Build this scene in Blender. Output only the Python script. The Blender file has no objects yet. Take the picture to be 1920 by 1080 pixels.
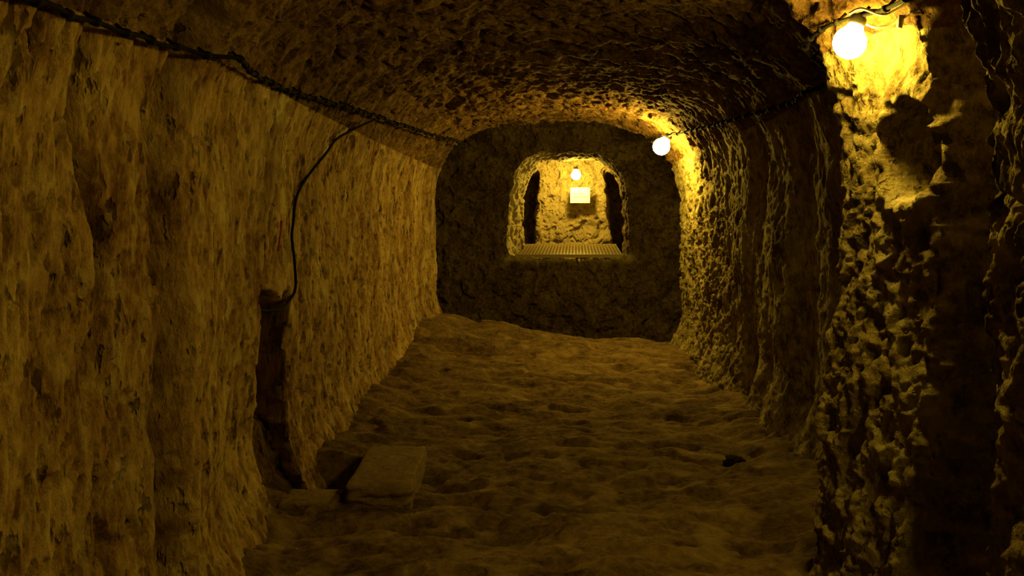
import bpy, math, random
import numpy as np
from mathutils import Vector, Euler
rng=np.random.RandomState(7)
PERM=rng.permutation(256); PERM=np.concatenate([PERM,PERM,PERM])
G=rng.normal(size=(256,3)); G/=np.linalg.norm(G,axis=1)[:,None]
def perlin(x,y,z,seed=0):
    x=x+seed*17.13; y=y+seed*7.77; z=z+seed*3.31
    xi=np.floor(x).astype(int); yi=np.floor(y).astype(int); zi=np.floor(z).astype(int)
    xf=x-xi; yf=y-yi; zf=z-zi
    f=lambda t:t*t*t*(t*(t*6-15)+10)
    u,v,w=f(xf),f(yf),f(zf); out=0
    for dx in (0,1):
        for dy in (0,1):
            for dz in (0,1):
                h=PERM[(PERM[(PERM[(xi+dx)&255]+yi+dy)&255]+zi+dz)&255]
                g=G[h]
                d=g[...,0]*(xf-dx)+g[...,1]*(yf-dy)+g[...,2]*(zf-dz)
                out=out+d*(u if dx else 1-u)*(v if dy else 1-v)*(w if dz else 1-w)
    return out*1.7
def fbm(x,y,z,o=3,seed=0,gain=.5):
    a=1;s=0
    for k in range(o):
        s=s+a*perlin(x*2**k,y*2**k,z*2**k,seed+k); a*=gain
    return s
def ridged(x,y,z,o=3,seed=0):
    a=1;s=0
    for k in range(o):
        s=s+a*(1-np.abs(perlin(x*2**k,y*2**k,z*2**k,seed+k))*2); a*=.5
    return s/1.75
def ss(a,b,x):
    t=np.clip((x-a)/(b-a),0,1); return t*t*(3-2*t)
def gauss(x,c,w): return np.exp(-((x-c)/w)**2)

def normals(P,sign):
    n=np.cross(np.gradient(P,axis=0),np.gradient(P,axis=1))
    n/=np.linalg.norm(n,axis=2)[...,None]+1e-9
    return n*sign
def grid_obj(name,P,mat,closed=False,tint=None):
    R,C,_=P.shape
    me=bpy.data.meshes.new(name)
    idx=np.arange(R*C).reshape(R,C)
    if closed: idx=np.concatenate([idx,idx[:,:1]],axis=1)
    q=np.stack([idx[:-1,:-1],idx[:-1,1:],idx[1:,1:],idx[1:,:-1]],axis=-1).reshape(-1,4)
    me.vertices.add(R*C); me.vertices.foreach_set('co',P.reshape(-1).astype(np.float32))
    me.loops.add(q.size); me.loops.foreach_set('vertex_index',q.reshape(-1).astype(np.int32))
    me.polygons.add(len(q)); me.polygons.foreach_set('loop_start',np.arange(0,q.size,4,dtype=np.int32))
    me.polygons.foreach_set('loop_total',np.full(len(q),4,dtype=np.int32))
    me.polygons.foreach_set('use_smooth',np.ones(len(q),dtype=bool))
    at=me.attributes.new('tint','FLOAT','POINT')
    at.data.foreach_set('value',(np.zeros(R*C) if tint is None else tint.reshape(-1)).astype(np.float32))
    me.update(calc_edges=True); me.validate()
    me.materials.append(mat)
    ob=bpy.data.objects.new(name,me); bpy.context.scene.collection.objects.link(ob)
    return ob

# ---------------- materials
def rock_mat(name,dark,mid,light,stretch=(1,1,1),bump=.5,pale=(.70,.57,.28),sc=1.0,spots=.6):
    m=bpy.data.materials.new(name); m.use_nodes=True
    nt=m.node_tree; N=nt.nodes; L=nt.links; b=N['Principled BSDF']
    b.inputs['Roughness'].default_value=.95
    b.inputs['Specular IOR Level'].default_value=.1
    tc=N.new('ShaderNodeTexCoord'); mp=N.new('ShaderNodeMapping'); mp.inputs['Scale'].default_value=stretch
    L.new(tc.outputs['Object'],mp.inputs['Vector'])
    def noise(s,d=6,r=.6):
        n=N.new('ShaderNodeTexNoise'); n.inputs['Scale'].default_value=s*sc; n.inputs['Detail'].default_value=d; n.inputs['Roughness'].default_value=r
        L.new(mp.outputs[0],n.inputs['Vector']); return n
    def mth(op,a,b_,c=None):
        n=N.new('ShaderNodeMath'); n.operation=op
        for i,v in enumerate((a,b_,c)):
            if v is None: continue
            if isinstance(v,(int,float)): n.inputs[i].default_value=v
            else: L.new(v,n.inputs[i])
        return n.outputs[0]
    n0=noise(2.2,4,.6); n1=noise(6,8,.7); n2=noise(30,6,.75); n3=noise(90,4,.6); n4=noise(17,3,.6)
    v=mth('MULTIPLY_ADD',n1.outputs[0],.38,mth('MULTIPLY_ADD',n2.outputs[0],.38,mth('MULTIPLY',n0.outputs[0],.24)))
    cr=N.new('ShaderNodeValToRGB'); e=cr.color_ramp.elements
    e[0].position=.42; e[0].color=(*dark,1); e[1].position=.59; e[1].color=(*light,1)
    k=e.new(.5); k.color=(*mid,1)
    L.new(v,cr.inputs[0])
    mr=N.new('ShaderNodeMapRange'); mr.inputs[1].default_value=.585; mr.inputs[2].default_value=.65; mr.inputs[3].default_value=0; mr.inputs[4].default_value=spots
    L.new(n4.outputs[0],mr.inputs[0])
    md=N.new('ShaderNodeMix'); md.data_type='RGBA'; L.new(mr.outputs[0],md.inputs[0]); L.new(cr.outputs[0],md.inputs[6]); md.inputs[7].default_value=(*[q*.4 for q in dark],1)
    at=N.new('ShaderNodeAttribute'); at.attribute_name='tint'
    mc=N.new('ShaderNodeMix'); mc.data_type='RGBA'
    L.new(at.outputs['Fac'],mc.inputs[0]); L.new(md.outputs[2],mc.inputs[6]); mc.inputs[7].default_value=(*pale,1)
    L.new(mc.outputs[2],b.inputs['Base Color'])
    vo=N.new('ShaderNodeTexVoronoi'); vo.inputs['Scale'].default_value=38*sc; L.new(mp.outputs[0],vo.inputs['Vector'])
    h=mth('MULTIPLY_ADD',n3.outputs[0],.35,n2.outputs[0])
    h=mth('MULTIPLY_ADD',vo.outputs[0],.3,h)
    h=mth('MULTIPLY_ADD',mr.outputs[0],-.8,h)
    bp=N.new('ShaderNodeBump'); bp.inputs['Strength'].default_value=bump; bp.inputs['Distance'].default_value=.035
    L.new(h,bp.inputs['Height']); L.new(bp.outputs[0],b.inputs['Normal'])
    return m
def plain(name,col,rough=.6,metal=0,spec=.2):
    m=bpy.data.materials.new(name); m.use_nodes=True; b=m.node_tree.nodes['Principled BSDF']
    b.inputs['Roughness'].default_value=rough; b.inputs['Metallic'].default_value=metal; b.inputs['Specular IOR Level'].default_value=spec
    n=m.node_tree.nodes.new('ShaderNodeTexNoise'); n.inputs['Scale'].default_value=40
    r=m.node_tree.nodes.new('ShaderNodeValToRGB'); r.color_ramp.elements[0].color=(*[c*.75 for c in col],1); r.color_ramp.elements[1].color=(*[min(1,c*1.2) for c in col],1)
    m.node_tree.links.new(n.outputs[0],r.inputs[0]); m.node_tree.links.new(r.outputs[0],b.inputs['Base Color'])
    return m
def emis(name,col,s):
    m=bpy.data.materials.new(name); m.use_nodes=True; nt=m.node_tree; nt.nodes.clear()
    o=nt.nodes.new('ShaderNodeOutputMaterial'); e=nt.nodes.new('ShaderNodeEmission'); e.inputs[0].default_value=(*col,1); e.inputs[1].default_value=s
    nt.links.new(e.outputs[0],o.inputs[0]); return m
M_left=rock_mat('tuff_wall_left',(.15,.072,.020),(.37,.225,.075),(.58,.42,.155),(1,1,.42),.8,spots=.8)
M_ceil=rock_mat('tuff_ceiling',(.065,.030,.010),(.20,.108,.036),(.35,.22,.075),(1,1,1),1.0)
M_right=rock_mat('tuff_wall_right',(.11,.070,.024),(.30,.225,.085),(.48,.41,.17),(1,1,.7),.9)
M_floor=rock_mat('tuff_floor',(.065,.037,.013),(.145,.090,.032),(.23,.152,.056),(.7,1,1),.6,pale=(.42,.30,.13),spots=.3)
M_far=rock_mat('tuff_far',(.055,.03,.012),(.12,.074,.028),(.22,.155,.06),(1,1,.8),1.0)  # albedo darkened in place of the shade on the end wall
M_cable=plain('black_cable',(.010,.008,.006),.9,0,.05)
M_socket=plain('bakelite',(.03,.025,.02),.4)
M_clip=plain('pale_clip',(.6,.55,.4),.5)
M_red=plain('red_paint',(.24,.03,.015),.8)
M_sign=plain('white_sign',(.8,.76,.6),.5)
M_steel=plain('rusty_steel',(.26,.20,.10),.5,.5)

# ---------------- vault
def I(Y,a,b): return np.interp(Y,a,b)
def XL(Y): return I(Y,[-3,1,2,3,4.5,7,9],[-1.47,-1.45,-1.39,-1.38,-1.45,-1.48,-1.47])
def XR(Y): return I(Y,[-3,1.75,1.95,2.35,2.42,2.66,2.72,2.93,3.20,3.27,3.5,5.0,6.0,6.8,7.4,8.0,8.5,9],
                      [1.42,1.42,1.13,1.13,1.36,1.36,1.16,1.08,1.01,1.05,1.25,1.27,1.17,1.07,1.05,1.04,1.0,1.04])
def ZC(Y): return I(Y,[-3,3.5,6,8.6,9],[2.45,2.45,2.27,2.11,2.11])
def ZS(Y): return I(Y,[-3,3,8.6,9],[1.5,1.5,1.2,1.2])
def ZF(X,Y): return ss(5,8.5,Y)*(-.08*(X+.2))
nr=700
Yg=np.concatenate([np.linspace(-3,1.2,50),np.exp(np.linspace(np.log(1.3),np.log(8.9),nr))])
def yend(q): return 9.0-.7*q
def remapY(Y,q): return np.where(Y>6,6+(Y-6)*(yend(q)-6)/2.9,Y)
def left_base():
    s=np.linspace(0,1,320)[None,:]; Y=remapY(Yg[:,None]+0*s,0*s)
    Z=-.14+(ZS(Y)+.14)*s
    X=XL(Y)+.09*np.clip(1-Z/.4,0,1.3)**2
    return np.stack([X,Y,Z],-1)
def arch_base():
    th=np.linspace(math.pi,0,440)[None,:]
    q=(np.cos(th)+1)/2
    Y=remapY(Yg[:,None]+0*th,q+0*Yg[:,None])
    n=2.7; c=np.cos(th); s=np.sin(th)
    xc=-.18; aL=xc-XL(Y); aR=XR(Y)-xc
    ex=np.sign(c)*np.abs(c)**(2/n)
    X=xc+np.where(ex<0,aL,aR)*ex
    Z=ZS(Y)+(ZC(Y)-ZS(Y))*np.abs(s)**(2/n)
    return np.stack([X,Y,Z],-1)
def right_base():
    s=np.linspace(1,0,330)[None,:]; Y=remapY(Yg[:,None]+0*s,0*s+1)
    Z=-.2+(ZS(Y)+.2)*s
    X=XR(Y)-.10*np.clip(1-Z/.4,0,1.4)**2*(1-.7*ss(2.68,2.75,Y)*ss(3.8,3.4,Y))
    X=X-.14*ss(2.66,2.74,Y)*ss(4.0,3.3,Y)*ss(0,1,(1.5-Z)/1.5)
    return np.stack([X,Y,Z],-1)
BL,BA,BR=left_base(),arch_base(),right_base()
B=np.concatenate([BL,BA[:,1:],BR[:,1:]],axis=1)
nL=BL.shape[1]; nA=BA.shape[1]-1
nrm=normals(B,1)
if nrm[300,5,0]<0: nrm=-nrm
X,Y,Z=B[...,0],B[...,1],B[...,2]
right=ss(.3,.9,X)
left=ss(-.6,-1.2,X)
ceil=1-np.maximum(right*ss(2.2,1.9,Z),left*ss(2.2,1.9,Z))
d=.04*fbm(X*1.3,Y*1.3,Z*1.1,3,1)
dl=.010*fbm(X*6,Y*9,Z*2.5,3,5)+.006*fbm(X*20,Y*30,Z*11,3,6)
pl=perlin(X*9,Y*19,Z*7,9); dl=dl-.032*ss(.33,.52,pl)
pl2=perlin(X*20,Y*42,Z*15,19); dl=dl-.018*ss(.27,.48,pl2)
mid=ss(3.25,3.6,Y)*ss(6.6,5.6,Y)
dr=.05*(ridged(X*3,Y*5.5+Z*1.2,Z*2.6,4,11)-.55)+.020*fbm(X*14,Y*22,Z*15,3,14)*(1-.5*mid)
dr=dr-.036*ss(.22,.5,perlin(X*9,Y*15,Z*9,23))-.018*ss(.2,.5,perlin(X*24,Y*34,Z*24,24))
flute=mid*.09*perlin(X*0+3.3,Y*3.2,Z*.5,26)
dc=.022*fbm(X*9,Y*9,Z*9,4,15)-.045*ss(.15,.5,perlin(X*11,Y*11,Z*11,29))-.015*ss(.2,.5,perlin(X*25,Y*25,Z*25,30))
crag=.40+.42*ss(3.5,3.2,Y)+.25*ss(5.8,7,Y)
d=d+left*(1-ceil)*dl+right*(1-ceil)*(dr*crag+flute)+ceil*dc
onL=left*ss(1.9,1.6,Z)
cav=onL*ss(3.82,3.86,Y)*ss(4.32,4.28,Y)*ss(1.0,.9,Z+.08*perlin(Y*6,Z*6,Z*0))*(.45+.55*ss(.28,.36,Z))
d=d-.42*cav
wob=.04*perlin(Z*2.2,Z*0,Z*0+5)+.012*perlin(Z*9,Z*0,Z*0+8)
d=d-left*.17*gauss(Y,2.80+wob,.026)*ss(2.3,2.0,Z)
d=d-left*.10*gauss(Y,2.33+.12*ss(1.9,1.3,Z)+wob,.024)*ss(.9,1.2,Z)
d=d+left*.07*ss(2.81+wob,2.88+wob,Y)*ss(3.6,2.9,Y)
d=d-onL*.12*gauss(Y,2.44,.04)*gauss(Z,.97,.07)
rr=np.sqrt(((Y-2.835)/.110)**2+((Z-1.61)/.165)**2)
om=ss(1.05,.93,rr+.12*perlin(Y*14,Z*14,Z*0))*right
d=d+right*.04*np.exp(-((rr-1.25)/.3)**2)
for (by,bz,w,a) in ((2.9,1.98,.16,.09),(7.4,1.81,.12,.06)):
    g=np.exp(-(((Y-by)/w)**2+((Z-bz)/w)**2))*right
    d=d*(1-g)-a*g
d=d*(1-om)+om*(-.24)
W=B+nrm*d[...,None]
W[...,1]+=.45*cav*ss(3.95,4.25,Y)
t=gauss(Y,4.0,.13)*gauss(Z,1.83,.09)*left*ss(-.2,.4,perlin(Y*9,Z*9,X*9,31))*.9
t=t+left*.5*ss(.02,.0,np.abs((Y-5.45)-(Z-1.93)*1.6)-.02)*ss(1.6,1.7,Z)*ss(1.97,1.93,Z)
t=t+left*.35*ss(.06,.05,np.abs(Y-4.24))*ss(.06,.05,np.abs(Z-1.40))
t=t+left*.30*ss(.2,.6,perlin(X*5,Y*13,Z*8,37))*(1-ceil)
t=t+left*.10*ss(.1,.5,perlin(X*2,Y*3,Z*1.5,39))*(1-ceil)
t=t+right*.35*ss(.2,.6,perlin(X*5,Y*13,Z*10,38))*(1-ceil)*(1-om)
t=t+.9*gauss(Y,2.85,.07)*gauss(Z,1.44,.02)*right  # painted pale lip for the lamplight on the hollow's lower ledge
t=np.clip(t,0,1)
wall_left=grid_obj('wall_left',W[:,:nL],M_left,tint=t[:,:nL])
kL=nL+52; kR=nL+nA-60
wl2=grid_obj('haunch',W[:,nL-1:kL+1],M_left,tint=t[:,nL-1:kL+1]); wl2.parent=wall_left
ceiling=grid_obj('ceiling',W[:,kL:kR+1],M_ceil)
wall_right=grid_obj('wall_right',W[:,kR:],M_right,tint=t[:,kR:])

def surf(y,z,side,rad=.035):
    cols=slice(0,nL+120) if side<0 else slice(nL+nA-120,W.shape[1])
    P=W[:,cols].reshape(-1,3)
    D=(P[:,1]-y)**2+(P[:,2]-z)**2
    k=np.argmin(D); m=D<rad*rad
    if not m.any(): return P[k,0]
    return (P[m,0].max() if side<0 else P[m,0].min())

# ---------------- floor
fy=np.concatenate([np.linspace(-3,1.2,40),np.exp(np.linspace(np.log(1.3),np.log(9.5),660))])[:,None]
fx=np.linspace(-1.75,1.6,460)[None,:]
FX=fx+0*fy; FY=fy+0*fx
FZ=ZF(FX,FY)
FZ=FZ+.04*fbm(FX*1.5,FY*1.5,FX*0,3,41)+.020*fbm(FX*3.6,FY*7,FX*0,2,43)
FZ=FZ-.032*ss(.1,.45,perlin(FX*3.8,FY*8,FX*0,47))-.010*ss(.15,.5,perlin(FX*11,FY*16,FX*0,48))+.004*fbm(FX*20,FY*26,FX*0,3,49)
FZ=FZ+.05*ss(-1.05,-1.35,FX)+.05*ss(.8,1.1,FX)
FZ=FZ+.05*ss(6.9,7.4,FY+.3*FX)-.05*ss(8,8.6,FY)
pit=ss(3.98,4.04,FY)*ss(4.6,4.52,FY)*ss(-1.02,-1.07,FX)*ss(-1.6,-1.3,FX)
FZ=FZ-.18*pit
ye=8.95-.28*(FX+1.46)
FZ=FZ-.62*ss(0,.35,FY-ye)
ft=.30*ss(.25,.6,perlin(FX*5,FY*7,FX*0,51))
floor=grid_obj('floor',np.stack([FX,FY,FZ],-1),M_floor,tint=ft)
def floorz(x,y,rad=.04):
    m=((FX-x)**2+(FY-y)**2)<rad*rad; return FZ[m].mean()

# ---------------- far chamber wall + window niche
na=900
ph=np.linspace(0,2*math.pi,na,endpoint=False)
cx,cz=-.0975,1.237
def supere(l,r,t,b,nt=2.6,nb=9,taper=0):
    c=np.cos(ph); s=np.sin(ph); n=np.where(s>0,nt,nb)
    a=np.where(c<0,l,r); h=np.where(s>0,t,b)
    rr=(np.abs(c/a)**n+np.abs(s/h)**n)**(-1/n)
    zz=cz+rr*s
    return cx+rr*c*(1-taper*ss(.6,1.9,zz)), zz
rings=[]
ox,oz=supere(2.4,2.3,1.5,1.85,7,9)
for y in np.linspace(8.95,10.4,40): rings.append((ox,np.full(na,y),oz))
TP=.08
ix,iz=supere(.7475,.7475,.666,.667,2.8,9,TP)
for q in np.linspace(0,1,150)[1:]:
    rings.append((ox+(ix-ox)*q,np.full(na,10.4+ .02*q),oz+(iz-oz)*q))
def yback(x,z):
    zz=np.clip((z-.57)/1.0,0,1)
    side=np.maximum(ss(-.60+.08*zz,-.66+.08*zz,x),ss(.50-.10*zz,.56-.10*zz,x))*ss(1.68,1.50,z)
    return 12.3+.6*side
YS=[10.4,10.5,11.2,11.35,11.5,12.3]
for q in np.linspace(0,1,130)[1:]:
    y=10.42+1.88*q
    l=I(y,YS,[.7475,.735,.585,.60,.72,.76]); r=I(y,YS,[.7475,.740,.725,.73,.85,.88])
    b=I(y,[10.4,10.55,10.7,12.3],[.667,.667,.85,.85]); tp=I(y,[10.4,11.0,12.3],[.666,.60,.60])
    x,z=supere(l,r,tp,b,2.8,9,TP)
    yy=y+(yback(x,z)-12.3)*ss(11.5,12.3,y)
    rings.append((x,yy,z))
bx,bz=x,z
for q in np.linspace(0,1,100)[1:]:
    x=bx+(cx-bx)*q; z=bz+(cz-bz)*q
    rings.append((x,yback(x,z)+.02*q,z))
F=np.stack([np.stack(r,-1) for r in rings],0)
Fw=np.concatenate([F[:,-1:],F,F[:,:1]],axis=1)
n=normals(Fw,1)[:,1:-1]
if n[120,100,1]>0: n=-n
x,y,z=F[...,0],F[...,1],F[...,2]
dd=.035*fbm(x*1.6,y*1.6,z*1.6,3,61)+.024*fbm(x*8,y*8,z*6,4,63)-.035*ss(.15,.5,perlin(x*8,y*8,z*7,67))-.02*ss(.2,.5,perlin(x*18,y*18,z*18,68))
dd=dd+.03*perlin(x*5,y*0+2,z*5,69)
dd[-12:]*=np.linspace(1,0,12)[:,None]
F=F+n*dd[...,None]
inner=np.zeros(F.shape[0]); inner[40+149:]=1
tf=inner[:,None]*(.22+.40*ss(11.2,10.6,y)*ss(-.3,-.5,x)-.22*ss(11.6,11.2,y)*ss(-.45,-.2,x)) * (1-ss(12.35,12.6,y))  # lamplight painted pale on left jamb; unlit right rim and slots stay dark
tf=tf+.5*gauss(y,10.42,.05)*gauss(z,.58,.05)*ss(.85,.75,np.abs(x-cx))  # pale strip painted where the niche lamp lights the sill edge
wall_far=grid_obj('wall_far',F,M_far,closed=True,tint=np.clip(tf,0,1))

# ---------------- helpers
def mesh_obj(name,verts,faces,mat,parent=None,smooth=True):
    me=bpy.data.meshes.new(name); me.from_pydata([tuple(v) for v in verts],[],faces); me.update()
    if smooth:
        for p in me.polygons: p.use_smooth=True
    me.materials.append(mat)
    ob=bpy.data.objects.new(name,me); bpy.context.scene.collection.objects.link(ob)
    if parent: ob.parent=parent
    return ob
def tube(pts,r,n=8,V=None,Fc=None):
    V=[] if V is None else V; Fc=[] if Fc is None else Fc
    pts=[Vector(p) for p in pts]; base=len(V)
    rs=r if hasattr(r,'__len__') else [r]*len(pts)
    for i,p in enumerate(pts):
        t=(pts[min(i+1,len(pts)-1)]-pts[max(i-1,0)]).normalized()
        u=t.orthogonal() if abs(t.z)>.9 else t.cross(Vector((0,0,1)))
        u.normalize(); w=t.cross(u)
        for k in range(n):
            a=2*math.pi*k/n; V.append(p+(u*math.cos(a)+w*math.sin(a))*rs[i])
    for i in range(len(pts)-1):
        for k in range(n):
            a=base+i*n+k; b=base+i*n+(k+1)%n
            Fc.append((a,b,b+n,a+n))
    Fc.append(tuple(base+k for k in range(n))[::-1]); e=base+(len(pts)-1)*n; Fc.append(tuple(e+k for k in range(n)))
    return V,Fc
def smoothpath(pts,n=12):
    P=[Vector(p) for p in pts]; out=[]
    for i in range(len(P)-1):
        a=P[max(i-1,0)];b=P[i];c=P[i+1];d=P[min(i+2,len(P)-1)]
        for k in range(n):
            t=k/n
            out.append(.5*((2*b)+(c-a)*t+(2*a-5*b+4*c-d)*t*t+(3*b-a-3*c+d)*t**3))
    out.append(P[-1]); return out
def wall_path(yz,side,off=.012,rad=.06):
    return [(surf(y,z,side,rad)-side*off,y,z) for (y,z) in yz]
yz=[(y,float(np.interp(y,[-2,2,5,9],[1.955,1.925,1.925,1.865]))) for y in np.linspace(-2,8.85,60)]
p=smoothpath(wall_path(yz,-1,.008,.09),4)
p=[q+Vector((0,0,.004*math.sin(i*1.3)))for i,q in enumerate(p)]
V,Fc=tube(p,.0075)
for i in range(0,len(p)-2,3):
    c=p[i]; t=(p[i+1]-p[i]).normalized()
    tube([c-t*.010,c+t*.010],.014,8,V,Fc)
    tube([c,c+Vector((-.03,0,.025))],.006,6,V,Fc)
mesh_obj('electric_cable',V,Fc,M_cable)
dy=[(5.5,1.90),(5.3,1.84),(5.1,1.76),(4.9,1.67),(4.67,1.56),(4.54,1.48),(4.42,1.40),(4.36,1.30),(4.34,1.22),(4.35,1.1),(4.36,.96)]
wp=wall_path(dy,-1,.008,.06); xe=wp[-1][0]
wp+=[(xe,4.25,.905),(xe+.01,4.1,.89),(xe,3.95,.905),(xe,3.83,.93)]
V,Fc=tube(smoothpath(wp,5),.0075)
mesh_obj('electric_cable',V,Fc,M_cable)
yz=[(-2,1.98),(0,1.98),(1.5,2.0),(2.2,2.03),(2.75,2.06),(3.05,2.06),(3.3,2.02),(3.6,1.97),(3.9,1.95),(4.2,1.93),(4.5,1.925),(4.8,1.92),(5.3,1.91),(5.7,1.9),(6,1.90),(6.4,1.9),(6.8,1.90),(7.5,1.90),(8.1,1.9),(8.3,1.9)]
p=smoothpath(wall_path(yz,1,.012,.07),10)
V,Fc=tube(p,.0075)
for i in range(0,len(p)-2,4):
    c=p[i]; t=(p[i+1]-p[i]).normalized()
    tube([c-t*.010,c+t*.010],.013,8,V,Fc)
    tube([c,c+Vector((.03,0,.03))],.006,6,V,Fc)
mesh_obj('electric_cable',V,Fc,M_cable)

# ---------------- bulbs
def lathe(prof,n=28):
    V=[];Fc=[]
    for (r,z) in prof:
        for k in range(n):
            a=2*math.pi*k/n; V.append((r*math.cos(a),r*math.sin(a),z))
    for i in range(len(prof)-1):
        for k in range(n):
            a=i*n+k;b=i*n+(k+1)%n; Fc.append((a,b,b+n,a+n))
    Fc.append(tuple(range(n))[::-1]); Fc.append(tuple((len(prof)-1)*n+k for k in range(n)))
    return V,Fc
def bulb(loc,R,mat,wallx,rot=(0,0,0)):
    e=bpy.data.objects.new('light_bulb',None); bpy.context.scene.collection.objects.link(e); e.location=loc
    prof=[(R*math.sin(a),-R*math.cos(a)) for a in np.linspace(.02,2.45,16)]
    prof+=[(R*.5,R*.98),(R*.42,R*1.2)]
    V,Fc=lathe(prof); g=mesh_obj('globe',V,Fc,mat,e); g.rotation_euler=rot
    V,Fc=lathe([(R*.46,R*1.12),(R*.5,R*1.2),(R*.5,R*1.6),(R*.38,R*1.75),(R*.1,R*1.8)],20)
    s=mesh_obj('socket',V,Fc,M_socket,e); s.rotation_euler=rot
    top=Vector((0,0,R*1.75)); top.rotate(Euler(rot))
    end=Vector((wallx-loc[0]+.01,-.01,top.z+.005))
    V,Fc=tube(smoothpath([top,top.lerp(end,.35)+Vector((0,-.01,.012)),top.lerp(end,.7)+Vector((0,-.01,.01)),end],8),.005,6)
    mesh_obj('lead_wire',V,Fc,M_cable,e)
    return e
YEL=(1,.70,.085)
E1=emis('lamp_near',YEL,215); E2=emis('lamp_mid',YEL,480); E3=emis('lamp_niche',YEL,780); E0=emis('lamp_behind',YEL,265)
bulb((.93,2.9,1.975),.056,E1,surf(2.9,2.06,1),(0,.35,0))
bulb((.74,7.4,1.81),.073,E2,surf(7.4,1.9,1),(0,.6,0))
bulb((.0,11.7,1.60),.065,E3,.03)
bulb((1.22,1.25,1.95),.055,E0,surf(1.25,2.05,1),(0,.2,0))
V,Fc=tube(smoothpath([(.915,2.86,2.065),(.95,2.84,2.078),(1.0,2.80,2.05),(1.03,2.78,2.055),(1.07,2.74,2.08)],8),.005,6)
tube(smoothpath([(.975,2.86,2.03),(1.0,2.82,2.012),(1.04,2.78,2.02),(1.07,2.72,2.045)],8),.005,6,V,Fc)
tube([(1.045,2.76,2.00),(1.052,2.755,2.04)],.010,8,V,Fc)
mesh_obj('wire_connector',V,Fc,M_clip)

def box(c,s,V,Fc):
    b=len(V); x,y,z=c; a,bb,cc=[q/2 for q in s]
    for i in (-1,1):
        for j in (-1,1):
            for k in (-1,1): V.append((x+i*a,y+j*bb,z+k*cc))
    for f in ((0,1,3,2),(4,6,7,5),(0,4,5,1),(2,3,7,6),(0,2,6,4),(1,5,7,3)): Fc.append(tuple(b+q for q in f))
sg=bpy.data.objects.new('notice_sign',None); bpy.context.scene.collection.objects.link(sg); sg.location=(.058,12.1,1.318)
V,Fc=[],[]; box((0,0,0),(.28,.012,.22),V,Fc); o=mesh_obj('board',V,Fc,M_sign,sg,False)
bv=o.modifiers.new('b','BEVEL'); bv.width=.004; bv.segments=2
V,Fc=[],[]; box((.0,-.009,-.02),(.2,.004,.008),V,Fc); box((-.02,-.009,.02),(.14,.004,.008),V,Fc); mesh_obj('text_lines',V,Fc,plain('grey_ink',(.35,.3,.2)),sg,False)

V,Fc=[],[]
x0,x1,y0,y1,zg=-.73,.56,10.46,12.15,.60
for xx in np.linspace(x0,x1,32): box((xx,(y0+y1)/2,zg),(.014,y1-y0,.03),V,Fc)
for yy in np.linspace(y0,y1,11): box(((x0+x1)/2,yy,zg+.002),(x1-x0,.02,.04),V,Fc)
for yy in (y0,y1): box(((x0+x1)/2,yy,zg),(x1-x0+.03,.03,.045),V,Fc)
mesh_obj('floor_grating',V,Fc,M_steel,None,False)

def rock(name,c,s,mat,seed,amp=.12,box_like=4,sub=40,rz=0):
    u=np.linspace(0,math.pi,sub)[:,None]; v=np.linspace(0,2*math.pi,sub*2,endpoint=False)[None,:]
    X=np.sin(u)*np.cos(v);Y=np.sin(u)*np.sin(v);Z=np.cos(u)+0*v
    k=(np.abs(X)**box_like+np.abs(Y)**box_like+np.abs(Z)**box_like)**(1/box_like)
    X,Y,Z=X/k,Y/k,Z/k
    f=1+amp*fbm(X*1.5,Y*1.5,Z*1.5,3,seed)
    X,Y,Z=X*s[0]*f,Y*s[1]*f,Z*s[2]*f
    P=np.stack([c[0]+X*math.cos(rz)-Y*math.sin(rz),c[1]+X*math.sin(rz)+Y*math.cos(rz),c[2]+Z],-1)
    tt=np.full(P.shape[:2],.25)
    return grid_obj(name,P,mat,closed=True,tint=tt)
rock('stone_slab',(-.93,4.25,.03),(.15,.31,.07),M_floor,71,.05,14,60,.05)
rock('stone_slab',(-1.24,4.0,-.03),(.13,.10,.06),M_floor,73,.05,14,60)
ys=4.56; zz=floorz(.85,ys)
rock('loose_stone',(.85,ys,zz+.022),(.055,.07,.034),plain('dark_stone',(.014,.010,.007),.95,0,.02),75,.25,2.3)
pts=[]
for zq,yq in zip(np.linspace(1.31,1.17,12),np.linspace(4.20,4.14,12)): pts.append((surf(yq,zq,-1,.02)-.001,yq,zq))
V,Fc=tube(pts,.006,6); mesh_obj('paint_mark',V,Fc,M_red)

w=bpy.data.worlds.new('World'); bpy.context.scene.world=w; w.use_nodes=True
w.node_tree.nodes['Background'].inputs[0].default_value=(0,0,0,1)
cam=bpy.data.cameras.new('Camera'); cam.lens=30; cam.sensor_width=36; cam.shift_x=-120/1920; cam.shift_y=-198/1920; cam.clip_start=.02
co=bpy.data.objects.new('Camera',cam); co.location=(0,0,1.5); co.rotation_euler=(math.pi/2,0,0)
bpy.context.scene.collection.objects.link(co); bpy.context.scene.camera=co
bpy.context.scene.view_settings.view_transform='Standard'
